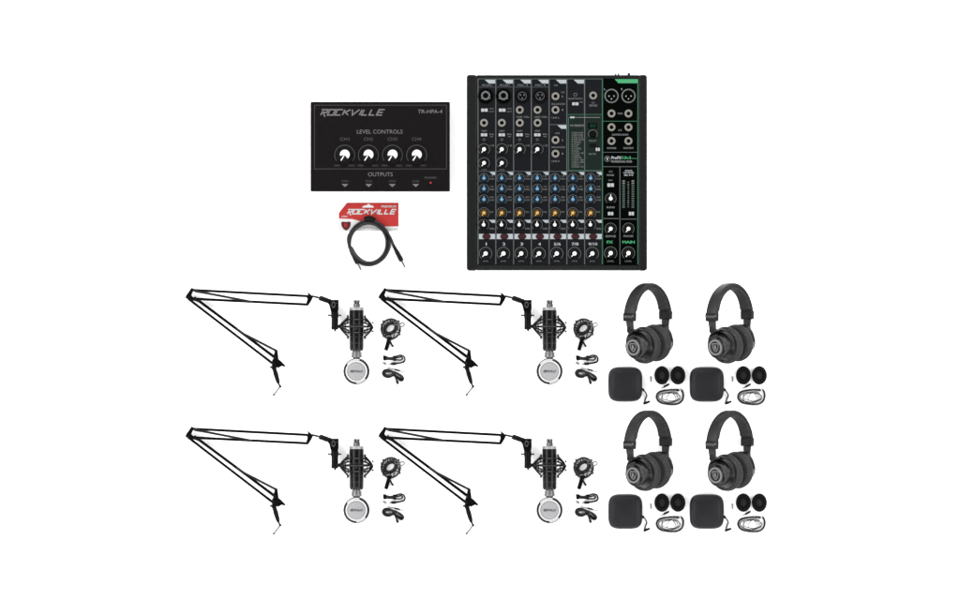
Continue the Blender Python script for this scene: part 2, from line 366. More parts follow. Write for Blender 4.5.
# ================================================================== MIXING CONSOLE
def mixer():
    ox, oy = 557, 172; zt = 18; z = zt+.14
    t = thing('mixing_console', ox, oy, 'black audio mixer with rows of blue and gold knobs and green-edged main section', 'mixing console', h=22)
    B = lambda: MB(ox, oy)
    b = B(); b.prism(rrect(476.8, 75.4, 640.5, 269.8, .8, 3), 1, zt-.6); b.build('case', 'case', t, .6)
    for x0, x1, sg in ((467, 477.2, 1), (638.6, 646.8, -1)):
        b = B(); b.prism(rrect(x0, 75, x1, 270.2, 2.6, 5), 0, zt+.6); b.build('side_cheek', 'cheek', t, 1.0, 3)
    for y0, y1, zz in ((75.3, 77.0, zt+.3), (265.3, 269.9, zt+.1)): b = B(); b.box(477.4, y0, 638.4, y1, zt-.7, zz); b.build('end_trim', 'case', t, .3)
    b = B(); b.box(478, 78.8, 602, 264.8, zt-1, zt); p = b.build('control_panel', 'panel', t)
    b = B(); b.box(602.1, 78.8, 638, 264.8, zt-1, zt+.02); b.build('main_panel', 'panelblack', t)
    b = B(); b.rect(567.6, 115.6, 601.6, 170.4, z-.06); b.build('effects_field', 'panelgreen', t, solid=False)
    # rulings
    V = [478.3+17.72*k for k in range(8)]
    L = B()
    for x in V[:7]: L.rect(x-.45, 79, x+.45, 264, z)
    L.rect(619.4, 167, 620.2, 264, z)
    L.rect(584.0, 79, 584.9, 114, z+.01)
    L.rect(478, 78.8, 602, 79.4, z+.05)
    for k in range(4): L.rect(V[k]+1, 87, V[k+1]-1, 87.4, z+.02)
    L.rect(V[4]+1, 124.4, V[5]-.6, 125.0, z+.02)
    L.rect(V[0]+1, 171, V[7]-1, 171.5, z+.03)
    L.rect(603, 166.3, 637, 166.9, z+.05); L.rect(603, 152, 637, 152.5, z+.04)
    L.rect(603.5, 218, 618.5, 218.7, z+.03); L.rect(621, 218.5, 636.6, 219.2, z+.03)
    L.build('dividing_lines', 'line', t, solid=False)
    L = B(); L.rect(V[7]-.55, 79, V[7]+.55, 264, z+.06); L.rect(637.2, 83.6, 638.3, 264, z+.06)
    L.rect(567.4, 114.3, 601.6, 114.9, z+.04); L.rect(568.2, 117, 568.9, 170.4, z+.03)
    L.rect(603, 121, 637, 121.6, z+.03); L.rect(568.2, 170, 601.5, 170.6, z+.07)
    L.rect(630.5, 158, 637.4, 158.8, z+.03)
    L.build('green_lines', 'green', t, solid=False)
    # tabs
    def tab(xr, y, w, h): W = B(); W.flat([(xr-w, y), (xr-.6, y), (xr-.6, y+h), (xr-w+h*1.1, y+h)], z+.04); W.build('section_tab', 'white', t, solid=False)
    for k in range(6): tab(V[k+1], 79.9, 11, 3.8)
    tab(V[5], 125.2, 9.5, 3.6)
    for k in range(7): tab(V[k+1], 171.9, 6.2, 3.0); tab(V[k+1], 219.6, 7.0, 3.0)
    for k in range(7): W = B(); W.rect(V[k]+.9, 233.6, V[k+1]-.7, 238.8, z+.02); W.build('channel_stripe', 'white', t, solid=False)
    G = B(); G.flat([(614.6, 79.3), (637.8, 79.3), (637.8, 83.4), (618.2, 83.4)], z+.08); G.build('green_tab', 'greenb', t, solid=False)
    G = B()
    G.text('MAIN', 622.3, 634.5, 240.4, 243.2, z+.02, 0, .03); G.text('FX', 606.6, 613, 240.4, 243.2, z+.02, 0, .03)
    G.build('green_lettering', 'greenb', t, solid=False)
    T = B(); WH = B()
    class RingSet:
        def ring(s, *a):
            q = B(); q.ring(*a); q.build('dial_ring', 'arc', t, solid=False)
    A = RingSet()
    jacks = []; combos = []; xlr_in = []; xlr_out = []; btn = []; knobs = []
    names = ['1', '2', '3', '4', '5/6', '7/8', '9/10']
    for k in range(7):
        x = V[k]+5.9; xm = V[k]+8.4
        for y, kind in ((178.2, 'blue'), (188.8, 'blue'), (199.4, 'blue')):
            knobs.append((x, y, 3.7, kind, 0)); A.ring(x, y, 4.6, 5.1, z, -230, 50)
            T.text({178.2: 'HIGH', 188.8: 'MID', 199.4: 'LOW'}[y], V[k]+11.6, V[k]+16.2, y-.3, y+1.3, z)
            T.text({178.2: '12k', 188.8: '2.5k', 199.4: '80'}[y], V[k]+12, V[k]+15.6, y-3, y-1.7, z)
        knobs.append((x, 212.7, 3.9, 'gold', 215)); A.ring(x, 212.7, 5.0, 5.5, z, -230, 50); T.text('FX', V[k]+12, V[k]+15.4, 211, 212.6, z)
        knobs.append((x-.3, 224.6, 3.9, 'white', 0)); A.ring(x-.3, 224.6, 5.0, 5.5, z, -230, 50); T.text('PAN', V[k]+11.6, V[k]+16.2, 227.5, 229.3, z)
        knobs.append((V[k]+7.6, 253.2, 4.8, 'level', 225)); A.ring(V[k]+7.6, 253.2, 6.0, 6.6, z, -230, 50)
        T.text('LEVEL', V[k]+5, V[k]+10.6, 260, 261.4, z)
        n = names[k]; w = 1.0*len(n)+.4 if n != '1' else .55
        WH.text(n, V[k]+8.2-w, V[k]+8.2+w, 242.3, 245.2, z, 0, .02)
    # inputs
    for k in range(4):
        a = V[k]
        T.text('MIC/LINE %d' % (k+1) if k < 2 else 'MIC %d' % (k+1), a+4, a+14, 84.4, 86.2, z)
        if k < 2:
            combos.append((a+7.6, 96.3)); btn.append((a+6.4, 110.3, 6.6, 3.2)); jacks.append((a+6, 122.9))
            T.text('HI-Z', a+11.6, a+15.6, 108, 109.4, z); T.text('LOW CUT', a+11, a+16, 111, 112.4, z)
            T.text('INSERT', a+3.4, a+9, 130.2, 131.8, z); knobs.append((a+6, 163, 4.2, 'white', 215)); A.ring(a+6, 163, 5.2, 5.7, z, -230, 50)
            T.text('COMP', a+3.4, a+8.6, 169, 170.3, z)
        else:
            xlr_in.append((a+8.7, 96.2)); jacks.append((a+6.2, 110)); jacks.append((a+6.2, 122.9))
            T.text('LINE %d' % (k+1), a+3, a+11, 116.2, 117.8, z); T.text('BAL', a+12, a+16, 116.2, 117.8, z); T.text('INSERT', a+3.4, a+9, 130.2, 131.8, z)
        btn.append((a+6, 134.9, 6.4, 3.0)); T.text('80Hz', a+11.4, a+15.8, 133.6, 135, z); T.text('100', a+12, a+15, 136, 137.2, z)
        A.ring(a+6, 139.6, .9, 1.3, z)
        knobs.append((a+6, 149.3, 4.4, 'white', 215)); A.ring(a+6, 149.3, 5.4, 5.9, z, -230, 50); T.text('U 60', a+12, a+16, 144.6, 146.4, z)
    a = V[4]
    T.text('LINE', a+5, a+8.6, 84.6, 86.2, z)
    for y in (96.4, 110, 140, 153.7): jacks.append((a+6.4, y))
    for s_, y in (('L', 96.5), ('R', 110), ('L', 140), ('R', 153.7)): WH.text(s_, a+13, a+14, y-.9, y+.9, z)
    T.text('5/6', a+12, a+15.5, 91.6, 93.2, z); T.text('BALANCED', a+2.6, a+16, 103.3, 104.9, z); T.text('LINE 6', a+2.6, a+10, 117, 118.6, z)
    T.text('LINE', a+6, a+10.6, 132.4, 134, z); T.text('BALANCED', a+2.6, a+16, 146.4, 148, z); T.text('LINE 8', a+2.6, a+10, 160.3, 162, z)
    a = V[5]
    T.text('BLUETOOTH', a+1.8, a+15.4, 98, 99.6, z); btn.append((a+8.4, 104, 6.4, 3.0)); T.text('9/10', a+13, a+15.8, 101.4, 103, z)
    A.ring(a+8.4, 94.8, 1.3, 1.8, z)
    a = V[6]; jacks.append((a+8.5, 95.7)); T.text('FX', a+7, a+10, 102.2, 103.6, z); T.text('SEND', a+4.6, a+12.6, 104.6, 106.6, z)
    # effects block
    WH.rect(570, 116.6, 574.6, 118.3, z+.03); T.rect(575, 117.2, 600, 117.8, z+.02)
    T.text('FX PRESETS', 570.4, 584, 124.6, 126.6, z, 0, .02)
    lst = ['01 BRIGHT ROOM', '02 WARM LOUNGE', '03 SMALL STAGE', '04 WARM THEATER', '05 WARM HALL', '06 CONCERT', '07 PLATE', '08 CATHEDRAL', '09 CHORUS', '10 CHORUS + REV',
           '11 DOUBLER', '12 TAPE SLAP', '13 DELAY 1 300ms', '14 DELAY 2 380ms', '15 DELAY 3', '16 REVERB + DLY']
    for q, s_ in enumerate(lst): T.text(s_, 571.6, 571.6+.82*len(s_), 132.0+q*2.25, 133.7+q*2.25, z)
    T.text('PRESET', 589, 596.6, 140, 141.6, z); T.text('MUTE', 588.6, 596, 153.2, 154.8, z)
    btn.append((597.7, 149.4, 4.2, 3.2))
    d = B(); d.box(588.4, 123.4, 596.8, 128.4, zt, zt+.5); d = d.build('display', 'hole', t)
    e = B(); e.text('88', 589.6, 595.4, 124.2, 127.6, zt+.62, .1, .0); e.build('display_digits', 'dim', d, solid=False)
    k = B(); k.lathe((592.8, 134.2, zt), (0, 0, 1), [(0, 3.6), (4.6, 3.0), (5, 2.6)], 24); k.build('preset_knob', 'knob', t)
    A.ring(592.8, 134.2, 4.1, 4.7, z, -215, 35)
    k = B(); k.box(589.6, 144, 596, 147, zt, zt+.9); k.build('mute_button', 'knob', t, .2)
    # main section
    for x, s_ in ((611.4, 'L'), (628.3, 'R')):
        xlr_out.append((x, 96.1)); WH.text(s_, x-7.2, x-6.0, 88.4, 90.2, z)
        for y in (113.6, 127.3, 141): jacks.append((x, y))
    T.text('MAIN', 617.6, 622.4, 112.6, 114.6, z); T.text('CR', 618, 621.8, 129.4, 131.2, z)
    T.text('CONTROL ROOM', 611.8, 628, 133.8, 135.6, z, 0, .02); T.text('PHONES', 607, 616, 147.2, 149, z, 0, .02); T.text('FOOTSW', 623.4, 633.4, 147.2, 149, z, 0, .02)
    A.ring(607.2, 158.8, 2.5, 3.0, z); WH.ribbon([(606.2, 157.2), (607.2, 160.2), (608.2, 157.2)], .8, z)
    WH.text('ProFX', 611, 621.4, 156.2, 159.2, z, .15, .03); G2 = B(); G2.text('10v3', 622, 630.4, 156.2, 159.2, z+.02, .15, .02); G2.build('model_mark', 'greenb', t, solid=False)
    T.text('PROFESSIONAL MIXER', 611, 632, 160.4, 162.6, z, 0, .03)
    T.text('AUX', 608.6, 612.4, 170.6, 172.4, z); T.text('POWER', 606.8, 614, 174.2, 176, z, 0, .02)
    for q, (w_, y) in enumerate(((3.6, 169.8), (5.2, 171.9), (4.6, 174.2))): WH.text(('+48V PHANTOM', 'CLIP METERS', 'dBu 0=0')[q], 628.4-w_, 628.4+w_, y, y+1.6, z, 0, .02)
    btn += [(610.5, 185, 6.6, 3.6), (610.5, 213.4, 5.4, 3.4), (631.2, 213.4, 5.2, 3.6)]
    T.text('BREAK', 608.4, 612.6, 179.4, 180.8, z)
    T.text('BLEND', 606.6, 614.6, 206.2, 208, z, 0, .02)
    knobs.append((610.5, 198.5, 4.4, 'white', 0)); A.ring(610.5, 198.5, 5.2, 5.7, z, -230, 50)
    for x in (610.5, 628.2):
        knobs.append((x, 228.5, 4.4, 'level', 215)); A.ring(x, 228.5, 5.4, 5.9, z, -230, 50)
        knobs.append((x, 252.8, 4.8, 'level', 215)); A.ring(x, 252.8, 6.0, 6.6, z, -230, 50)
        T.text('LEVEL', x-3.4, x+3.4, 260, 261.6, z)
    T.text('HEADPHONES', 605.4, 615.6, 234.8, 237, z, 0, .02); T.text('PHONES', 623.4, 633, 234.8, 236.8, z, 0, .02)
    for q in range(12): T.text(str(abs(10-2*q)), 627.2, 629, 181.6+q*2.2, 182.9+q*2.2, z)
    for q in range(10):
        for cx_ in (603.8, 635.8): pass
    T.build('small_lettering', 'ink', t, solid=False); WH.build('white_lettering', 'white', t, solid=False)
    for x in (623.5, 632.7):
        m_ = B(); m_.box(x-1.9, 179.4, x+1.9, 208.6, zt, zt+.3); m_ = m_.build('level_meter', 'hole', t)
        n1 = B()
        for q in range(13):
            n1.m(1 if q < 2 else 0); n1.box(x-1.3, 180.2+q*2.18, x+1.3, 181.5+q*2.18, zt+.3, zt+.55)
        n1.build('meter_lights', ['led', 'ledw'], m_)
    # sockets
    for x, y in jacks:
        j = B(); j.lathe((x, y, zt), (0, 0, 1), [(0, 4.0), (.9, 4.0), (1.5, 3.4), (1.5, 2.1), (1.0, 1.9), (.2, 1.9)], 6*4)
        j = j.build('jack_socket', 'nut', t); h = B(); h.lathe((x, y, zt), (0, 0, 1), [(.25, 1.88), (.3, 0)], 20); h.build('socket_hole', 'hole', j)
    for x, y in combos:
        j = B(); j.lathe((x, y, zt), (0, 0, 1), [(0, 7.6), (1.2, 7.5), (1.7, 6.9), (1.7, 6.2), (.9, 6.0), (.4, 5.8), (.4, 4.6)], 40); j = j.build('combo_socket', 'hole', t)
        h = B(); h.lathe((x, y-.6, zt), (0, 0, 1), [(.42, 4.7), (1.2, 4.5), (1.3, 3.2), (.7, 2.6)], 32); h.build('socket_ring', 'arc', j)
        h = B(); h.lathe((x, y-.2, zt), (0, 0, 1), [(.8, 3.0), (.82, 0)], 24); h.build('socket_hole', 'hole', j)
        h = B()
        for a in (30, 150, 270): h.lathe((x+4.9*math.cos(R(a)), y+4.9*math.sin(R(a)), zt), (0, 0, 1), [(1.0, .5), (1.5, .4), (1.55, 0)], 8)
        h.build('socket_pins', 'nut', j)
    for x, y in xlr_in:
        j = B(); j.lathe((x, y, zt), (0, 0, 1), [(0, 7.2), (1.2, 7.1), (1.7, 6.5), (1.7, 5.6), (.7, 5.4)], 40); j = j.build('microphone_socket', 'knob', t)
        h = B(); h.lathe((x, y, zt), (0, 0, 1), [(.75, 5.3), (1.3, 5.0), (1.35, 0)], 32); h.build('socket_face', 'knob', j)
        h = B(); h.ring(x, y, 3.9, 4.3, zt+1.5)
        for a in (210, 330, 90): h.flat(circ(x+2.2*math.cos(R(a)), y-2.2*math.sin(R(a))*-1, .75, n=12), zt+1.52)
        h.build('socket_holes', 'arc', j, solid=False)
    for x, y in xlr_out:
        j = B(); j.lathe((x, y, zt), (0, 0, 1), [(0, 7.2), (1.4, 7.1), (1.7, 6.6), (1.7, 5.9), (.3, 5.7)], 40); j = j.build('output_socket', 'arc', t)
        h = B(); h.lathe((x, y, zt), (0, 0, 1), [(.35, 5.7), (.4, 0)], 32); h.build('socket_face', 'hole', j)
        h = B()
        for dx, dy in ((-2.5, .2), (2.5, .2), (0, 3)): h.lathe((x+dx, y+dy, zt), (0, 0, 1), [(.4, .75), (1.3, .7), (1.5, .3)], 10)
        h.build('socket_pins', 'nut', j)
        A2 = None
    for x, y, w_, h_ in btn:
        j = B(); j.box(x-w_/2, y-h_/2, x-.15, y+h_/2, zt, zt+1.6); j.box(x+.15, y-h_/2, x+w_/2, y+h_/2, zt, zt+1.6); j.build('push_button', 'button', t, .25)
    for k in range(7):
        x = V[k]+8.5
        j = B(); j.prism(circ(x, 236.2, 4.3, 3.1, 28), zt, zt+1.0, circ(x, 236.2, 3.8, 2.6, 28)); j = j.build('mute_button', 'mute', t)
        h = B(); h.text('MUTE', x-2.2, x+2.2, 235.7, 236.8, zt+1.12); h.build('button_lettering', 'shield', j, solid=False)
    capm = {'blue': ('blue', 'bluecap'), 'gold': ('gold', 'goldcap'), 'white': ('knob', 'cap'), 'level': ('knob', 'cap')}
    protos = {}
    for x, y, r, kind, ang in knobs:
        key = (round(r, 2), kind, ang)
        if key not in protos:
            b = MB(); b.lathe((0, 0, zt), (0, 0, 1), [(0.02, r), (1.2, r*.97), (1.5, r*.84), (5.2, r*.74), (5.6, r*.66)], 32)
            for q in range(14):
                a = 2*PI*q/14; b.tube([(r*.86*math.cos(a), r*.86*math.sin(a), zt+1.4), (r*.74*math.cos(a), r*.74*math.sin(a), zt+5.3)], r*.07, 5)
            me1 = b.build('tmp', capm[kind][0])
            b = MB(); cr = r*(.42 if kind in ('blue', 'gold') else .46)
            b.lathe((0, 0, zt), (0, 0, 1), [(5.6, cr), (6.1, cr*.94), (6.2, cr*.6), (6.22, 0)], 24)
            me2 = b.build('tmp', capm[kind][1])
            b = MB(); d = Vector((math.sin(R(ang)), -math.cos(R(ang)), 0)); c = Vector((0, 0, zt+5.75))
            b.bar(c+d*cr*.7, c+d*r*.93, r*.19, .45); me3 = b.build('tmp', capm[kind][1])
            protos[key] = tuple(o.data for o in (me1, me2, me3))
            for o in (me1, me2, me3): bpy.data.objects.remove(o)
        nm = {'blue': 'equaliser_knob', 'gold': 'effects_knob', 'white': 'dial_knob', 'level': 'level_knob'}[kind]
        ds = protos[key]
        k0 = bpy.data.objects.new(nm, ds[0]); ds[0].name = nm; COL.objects.link(k0); k0.parent = t; k0.location = ((x-ox)*S, (oy-y)*S, 0)
        for nm2, dd in (('knob_cap', ds[1]), ('pointer', ds[2])):
            c0 = bpy.data.objects.new(nm2, dd); dd.name = nm2; COL.objects.link(c0); c0.parent = k0
    # rear sockets peeping over the top edge
    b = B(); b.tube([(615.6, 75.6, 12), (615.6, 73.6, 12)], .9, 10); b.tube([(618.4, 75.6, 12), (618.4, 73.4, 12)], 1.0, 10); b.build('rear_connector', 'steel', t)
    b = B(); b.tube([(628.8, 75.6, 13), (628.8, 73.2, 13)], 1.4, 12); b.build('rear_knob', 'knob', t)
mixer()

# ================================================================== BOOM ARM, SHOCK MOUNT, MICROPHONE
def springs(b, p, q, r, turns):
    p, q = Vector(p), Vector(q); d = (q-p); L = d.length; d.normalize(); u = d.cross(Vector((0, 0, 1))).normalized(); w = d.cross(u)
    pts = []
    for k in range(turns*7+1):
        a = 2*PI*k/7; pts.append(p+d*(L*k/(turns*7))+(u*math.cos(a)+w*math.sin(a))*r)
    b.tube(pts, .36, 5); b.tube([p, q], r*.7, 8)

AX, AY = 250, 340
def boom_arm():
    t = thing('boom_arm', AX, AY, '', 'boom arm', 'boom arms holding the microphones', h=10)
    B = lambda: MB(AX, AY)
    z = 8
    b = B(); b.bar((192.6, 290.1, z+1.6), (308, 296.2, z+1.6), 2.6, 2.1); b.build('upper_rod', 'paint', t, .3)
    b = B(); b.bar((189, 298.6, z+1.6), (308, 304.6, z+1.6), 2.6, 2.1); b.build('upper_rod', 'paint', t, .3)
    b = B(); b.bar((188.2, 298.8, z-1.6), (272.6, 363.6, z-1.6), 2.5, 2.1); b.build('lower_rod', 'paint', t, .3)
    b = B(); b.bar((194, 297.4, z-1.6), (275.6, 358, z-1.6), 2.8, 2.2); b.build('lower_rod', 'paint', t, .3)
    b = B(); springs(b, (194.5, 291, z+4), (248.5, 301.3, z+4), 1.1, 60); b.tube([(247, 301, z+4), (253, 302, z+3)], .5); b.build('spring', 'spring', t)
    b = B(); springs(b, (243, 333.6, z+1.6), (276, 350.6, z+1.6), 1.1, 40); b.tube([(236, 328.2, z+.8), (243.4, 333.8, z+1.6)], .5); b.build('spring', 'spring', t)
    # elbow
    b = B(); E = [(191.8, 287.7), (194.2, 289.2), (192.6, 292.6), (191.4, 295.4), (193, 297.2), (198.5, 298.2), (200.6, 301), (198.6, 302.6), (195.6, 301.2), (189, 300.2), (185.4, 297.8), (186.2, 295.4)]
    b.prism(E, z-3, z+.2); b.prism([(191.8, 287.7), (194.2, 289.2), (191.4, 295.2), (191.6, 298.4), (189, 300.2), (185.4, 297.8), (186.2, 295.4)], z+2.9, z+4.2)
    for x, y in ((191.6, 289.8), (188.8, 297.7), (195.6, 298.6), (199, 300.4)): b.lathe((x, y, z), (0, 0, 1), [(-4, 1.4), (5.2, 1.4), (5.6, 1)], 14)
    b.build('elbow_joint', 'paint', t, .2)
    # upper end bracket
    b = B(); K = [(307.2, 291.7), (309.4, 293.4), (313.2, 296.7), (311.4, 300.6), (308.1, 305.8), (305.8, 304.2), (307.4, 299), (305.9, 296.4), (308, 294.6)]
    b.prism(K, z, z+4.4)
    for x, y in ((307.8, 296.1), (307.6, 304.0)): b.lathe((x, y, z), (0, 0, 1), [(-.6, 1.3), (5.2, 1.3), (5.5, .8)], 14)
    b.build('end_bracket', 'paint', t, .25)
    b = B(); b.tube([(312, 296.2, z+2), (320.4, 298.1, z+2)], 1.1, 8); b.build('threaded_pin', 'spring', t)
    b = B(); b.lathe((319.2, 297.8, z+2), (11, 3.9, 0), [(0, 2.1), (.7, 2.6), (8, 2.6), (8.6, 2.4), (12, 2.6)], 16); b.build('tilt_barrel', 'paint', t)
    # mic clip head
    b = B(); b.prism([(330.2, 299.9), (338.6, 299.9), (338.4, 309.3), (337.7, 313), (331.2, 313), (329.2, 305.4), (327.4, 302.6)], z-2, z+4.4)
    for zz in (z+4.9,): b.lathe((333.4, 304.6, z), (0, 0, 1), [(4.2, 2.9), (5.4, 2.9), (5.8, 2.4)], 20)
    b = b.build('swivel_head', 'paint', t, .3)
    c = MB(AX, AY); c.ring(333.4, 304.8, 1.2, 1.9, z+5.9, 0, 360, 40, 1.7); c.lathe((336.8, 303.2, z), (0, 0, 1), [(4.4, .6), (4.8, .5), (4.82, 0)], 10); c.build('swivel_ring', 'cord', b, solid=False)
    b = B(); b.lathe((334.6, 312.6, z+1.5), (0, 1, 0), [(0, 3.7), (5, 3.7), (5.4, 3.3), (14, 3.4), (15.6, 3.6), (17, 3.0)], 20)
    b.lathe((334.9, 329.4, z+1.5), (0, 1, 0), [(0, 1.3), (2.2, .6)], 10); b.build('mount_stem', 'paint', t)
    b = B(); b.tube([(328.8, 315.4, z+1.5), (340.2, 315.4, z+1.5)], .8, 10); b.tube([(328.6, 315.4, z+.2), (328.6, 315.4, z+2.8)], 1, 8); b.tube([(340.2, 315.4, z+.2), (340.2, 315.4, z+2.8)], 1, 8); b.build('thumb_screw', 'micring', t)
    # base bracket, wing knob, spigot, lever
    b = B(); b.prism([(275.2, 348.8), (277.6, 350.2), (277.8, 354), (278.4, 359.2), (279, 363), (277.6, 367.4), (272.4, 368), (271.4, 362.2), (273.2, 358.6), (274.2, 353)], z-3.4, z+3)
    for x, y in ((276, 351), (275, 357.8), (273.4, 363.4)): b.lathe((x, y, z), (0, 0, 1), [(-4, 1.5), (3.9, 1.5), (4.2, 1)], 14)
    b.build('base_bracket', 'paint', t, .25)
    b = B(); b.prism([(277.6, 358.6), (281.2, 361.4), (285.6, 365.8), (284.6, 366.9), (281.6, 366.0), (277.8, 368.2), (276.6, 366)], z-1.4, z+1.8); b.build('wing_knob', 'paint', t, .5)
    b = B(); b.tube([(272.5, 366.6, z), (269.9, 367.4, z)], 1.1, 10); b.build('side_screw', 'micring', t)
    b = B(); b.lathe((273.6, 366.8, z), (4.7, 16.4, -1), [(0, 2.5), (2, 2.5), (2.3, 2.2), (6, 2.2), (6.3, 2.5), (14, 2.1), (17.2, 1.5)], 16); b.build('spigot', 'paint', t)
    b = B(); b.tube([(278.2, 383, z-1), (280, 386.4, z-1.6)], 1.0, 8); b.ball((280, 386.5, z-1.6), 1.45); b.build('lever_joint', 'paint', t)
    b = B(); b.tube([(280, 386.5, z-1.6), (273.8, 394.6, z-3)], .75, 8); b.ball((273.6, 394.8, z-3), 1.25); b.build('lever', 'micring', t)
    return t

MX, MY = 356.5, 330
def shock_mount():
    t = thing('shock_mount', MX, MY, '', 'shock mount', 'shock mounts round the microphones', h=13)
    z = 13
    B = lambda: MB(MX, MY)
    for yy in (319.5, 332.5):
        b = B(); pts = [(MX+9.2*math.cos(a), yy, z+9.2*math.sin(a)) for a in [2*PI*k/32 for k in range(32)]]; b.tube(pts, .9, 8, True); b.build('inner_ring', 'mic', t)
    b = B(); pts = [(MX+15.6*math.cos(a), 326.6, z+11.4*math.sin(a)) for a in [2*PI*k/40 for k in range(40)]]; b.tube(pts, .95, 8, True); b.build('outer_ring', 'mic', t)
    # struts of the cage, left and right
    for sx, tip in ((-1, (-17.2, 326.4)), (1, (16.2, 327.4))):
        b = B()
        tx, ty = MX+tip[0], tip[1]
        for (dx, yy, zz, r) in ((7.6, 316.6, z+3, 1.0), (7.2, 322.4, z+5, .9), (7.4, 330.6, z+5, .95), (7.4, 337.6, z+3, 1.0), (7.8, 319.5, z-3, .6), (7.8, 334.5, z-3, .6)):
            k = smooth([(tx, ty, z-1), (MX+sx*13.2, ty+(yy-ty)*.45, z+(zz-z)*.9), (MX+sx*dx, yy, zz)], 5); b.tube(k, r, 7)
        b.build('strut', 'mic', t)
    b = B()
    for sx, dy in ((1, 0), (-1, 0)):
        for yy in (316.2, 338):
            b.ball((MX+sx*8.6, yy, z+4), 1.15, 10)
    for yy in (322.6, 331.4): b.ball((MX+16.3, yy, z), 1.1, 10)
    b.build('cord_anchor', 'micring', t)
    b = B()
    for sx in (-1, 1):
        N = 4
        for q in range(N):
            a = R(25*(q-1.5)); b.tube([(MX+sx*9.4*math.cos(a), 319.5, z+9.4*math.sin(a)+.5), (MX+sx*15.3*math.cos(a), 326.6, z+11*math.sin(a)), (MX+sx*9.4*math.cos(a), 332.5, z+9.4*math.sin(a)+.5)], .42, 6)
    b.build('elastic_cord', 'cord2', t)
    b = B(); b.bar((336.6, 326.4, 10.6), (342, 326.4, 11.6), 3.4, 3.6); b.build('mount_foot', 'mic', t, .4)
    return t

def microphone():
    t = thing('microphone', MX, MY, '', 'microphone', 'microphones hanging in the shock mounts', h=13)
    z = 13; B = lambda: MB(MX, MY); D = (0, 1, 0)
    b = B(); b.lathe((MX, 310.2, z), D, [(0, 6.6), (.5, 7.2), (15, 7.2), (15.1, 7.0), (15.6, 7.0), (15.7, 7.2), (26, 7.2), (26.1, 6.7), (27.4, 6.7), (27.5, 7.0), (38.5, 6.9), (40.6, 6.0)], 40); m_ = b.build('body', 'mic', t)
    b = B()
    for yy, w_ in ((324.0, .5), (336.6, .35), (342.8, .5)):
        for a in range(-2, 3):
            q = R(a*22); b.box(MX+7.3*math.sin(q)-.9, yy, MX+7.3*math.sin(q)+.9, yy+w_, z+7.3*math.cos(q)-.5, z+7.3*math.cos(q)+.05)
    b.box(MX-.6, 328.2, MX+.6, 329.4, z+7.1, z+7.4)
    b.build('body_mark', 'cord', m_)
    b = B(); b.lathe((MX, 307.2, z), D, [(0, 6.4), (.6, 7.1), (2.9, 7.1), (3.1, 6.6)], 36); b.build('collar', 'collar', t)
    b = B(); b.lathe((MX+.2, 300.0, z), D, [(0, 3.0), (.6, 3.3), (2.6, 3.3), (2.7, 2.9), (3.6, 2.9), (3.7, 3.4), (7.3, 3.4)], 28)
    c = b.build('connector', 'silver', t)
    b = B(); b.box(MX-1.4, 300.4, MX-.6, 304, z+3.1, z+3.6); b.box(MX+1.3, 301, MX+2.1, 306.2, z+2.7, z+3.2); b.build('connector_key', 'mic', c)
    b = B(); b.lathe((MX, 350.4, z), D, [(0, 4.2), (2.0, 4.2), (2.1, 5.2), (3.6, 5.2), (3.7, 4.6), (4.4, 4.6), (4.5, 5.4), (6.4, 5.2), (7.4, 3.4), (9, 3.0)], 32); b.build('neck', 'silver', t)
    b = B()
    for dx in (-3.2, 3.2): b.ball((MX+dx, 349.3, z+4.6), 1.1, 10)
    b.build('neck_screw', 'silver', t)
    C_ = (MX, 371.2)
    b = B(); b.lathe((C_[0], C_[1], z), (0, 0, 1), [(-4.6, 11.2), (-4, 12.4), (-1.6, 13.0), (1.6, 13.2), (3.6, 12.9), (4.2, 12.0), (4.2, 10.7), (-4.2, 10.7), (-4.6, 11.2)], 56); h = b.build('head_ring', 'mic', t)
    b = B(); b.lathe((C_[0], C_[1], z), (0, 0, 1), [(-3.5, 10.6), (3.8, 10.9), (4.9, 10.8), (5.1, 10.2), (4.9, 9.3), (3.8, 9.3)], 56); b.build('head_rim', 'rim', t)
    # two arcs in the rim colour, upper left and lower right of the ring
    b = B(); b.ring(C_[0], C_[1], 11.0, 12.3, z+4.3, 40, 90); b.ring(C_[0], C_[1], 11.0, 12.3, z+4.3, 218, 285); b.build('head_arc', 'rim', h, solid=False)
    b = B(); b.lathe((C_[0], C_[1], z), (0, 0, 1), [(-3.6, 9.6), (3.9, 9.35), (4.5, 6), (4.7, 0)], 40); g = b.build('grille', 'grille', t)
    b = B(); wordmark(b, MX-6.2, MX+6.6, 370.2, 371.9, z+4.95, .4, .3); b.build('logo', 'cord', g, solid=False)
    return t

# woven steel grille: fine crosshatch
g = mat('grille_mesh', (.24, .24, .25), .4, .4, metal=.3); M['grille'] = g
nt = g.node_tree; tc = [n for n in nt.nodes if n.type == 'TEX_COORD'][0]; mx = [n for n in nt.nodes if n.type == 'MIX'][0]
ck = nt.nodes.new('ShaderNodeTexChecker'); ck.inputs['Scale'].default_value = 900
nt.links.new(tc.outputs['Object'], ck.inputs['Vector']); nt.links.new(ck.outputs['Fac'], mx.inputs['Factor'])
mx.inputs[6].default_value = (.10, .10, .105, 1); mx.inputs[7].default_value = (.24, .24, .245, 1)

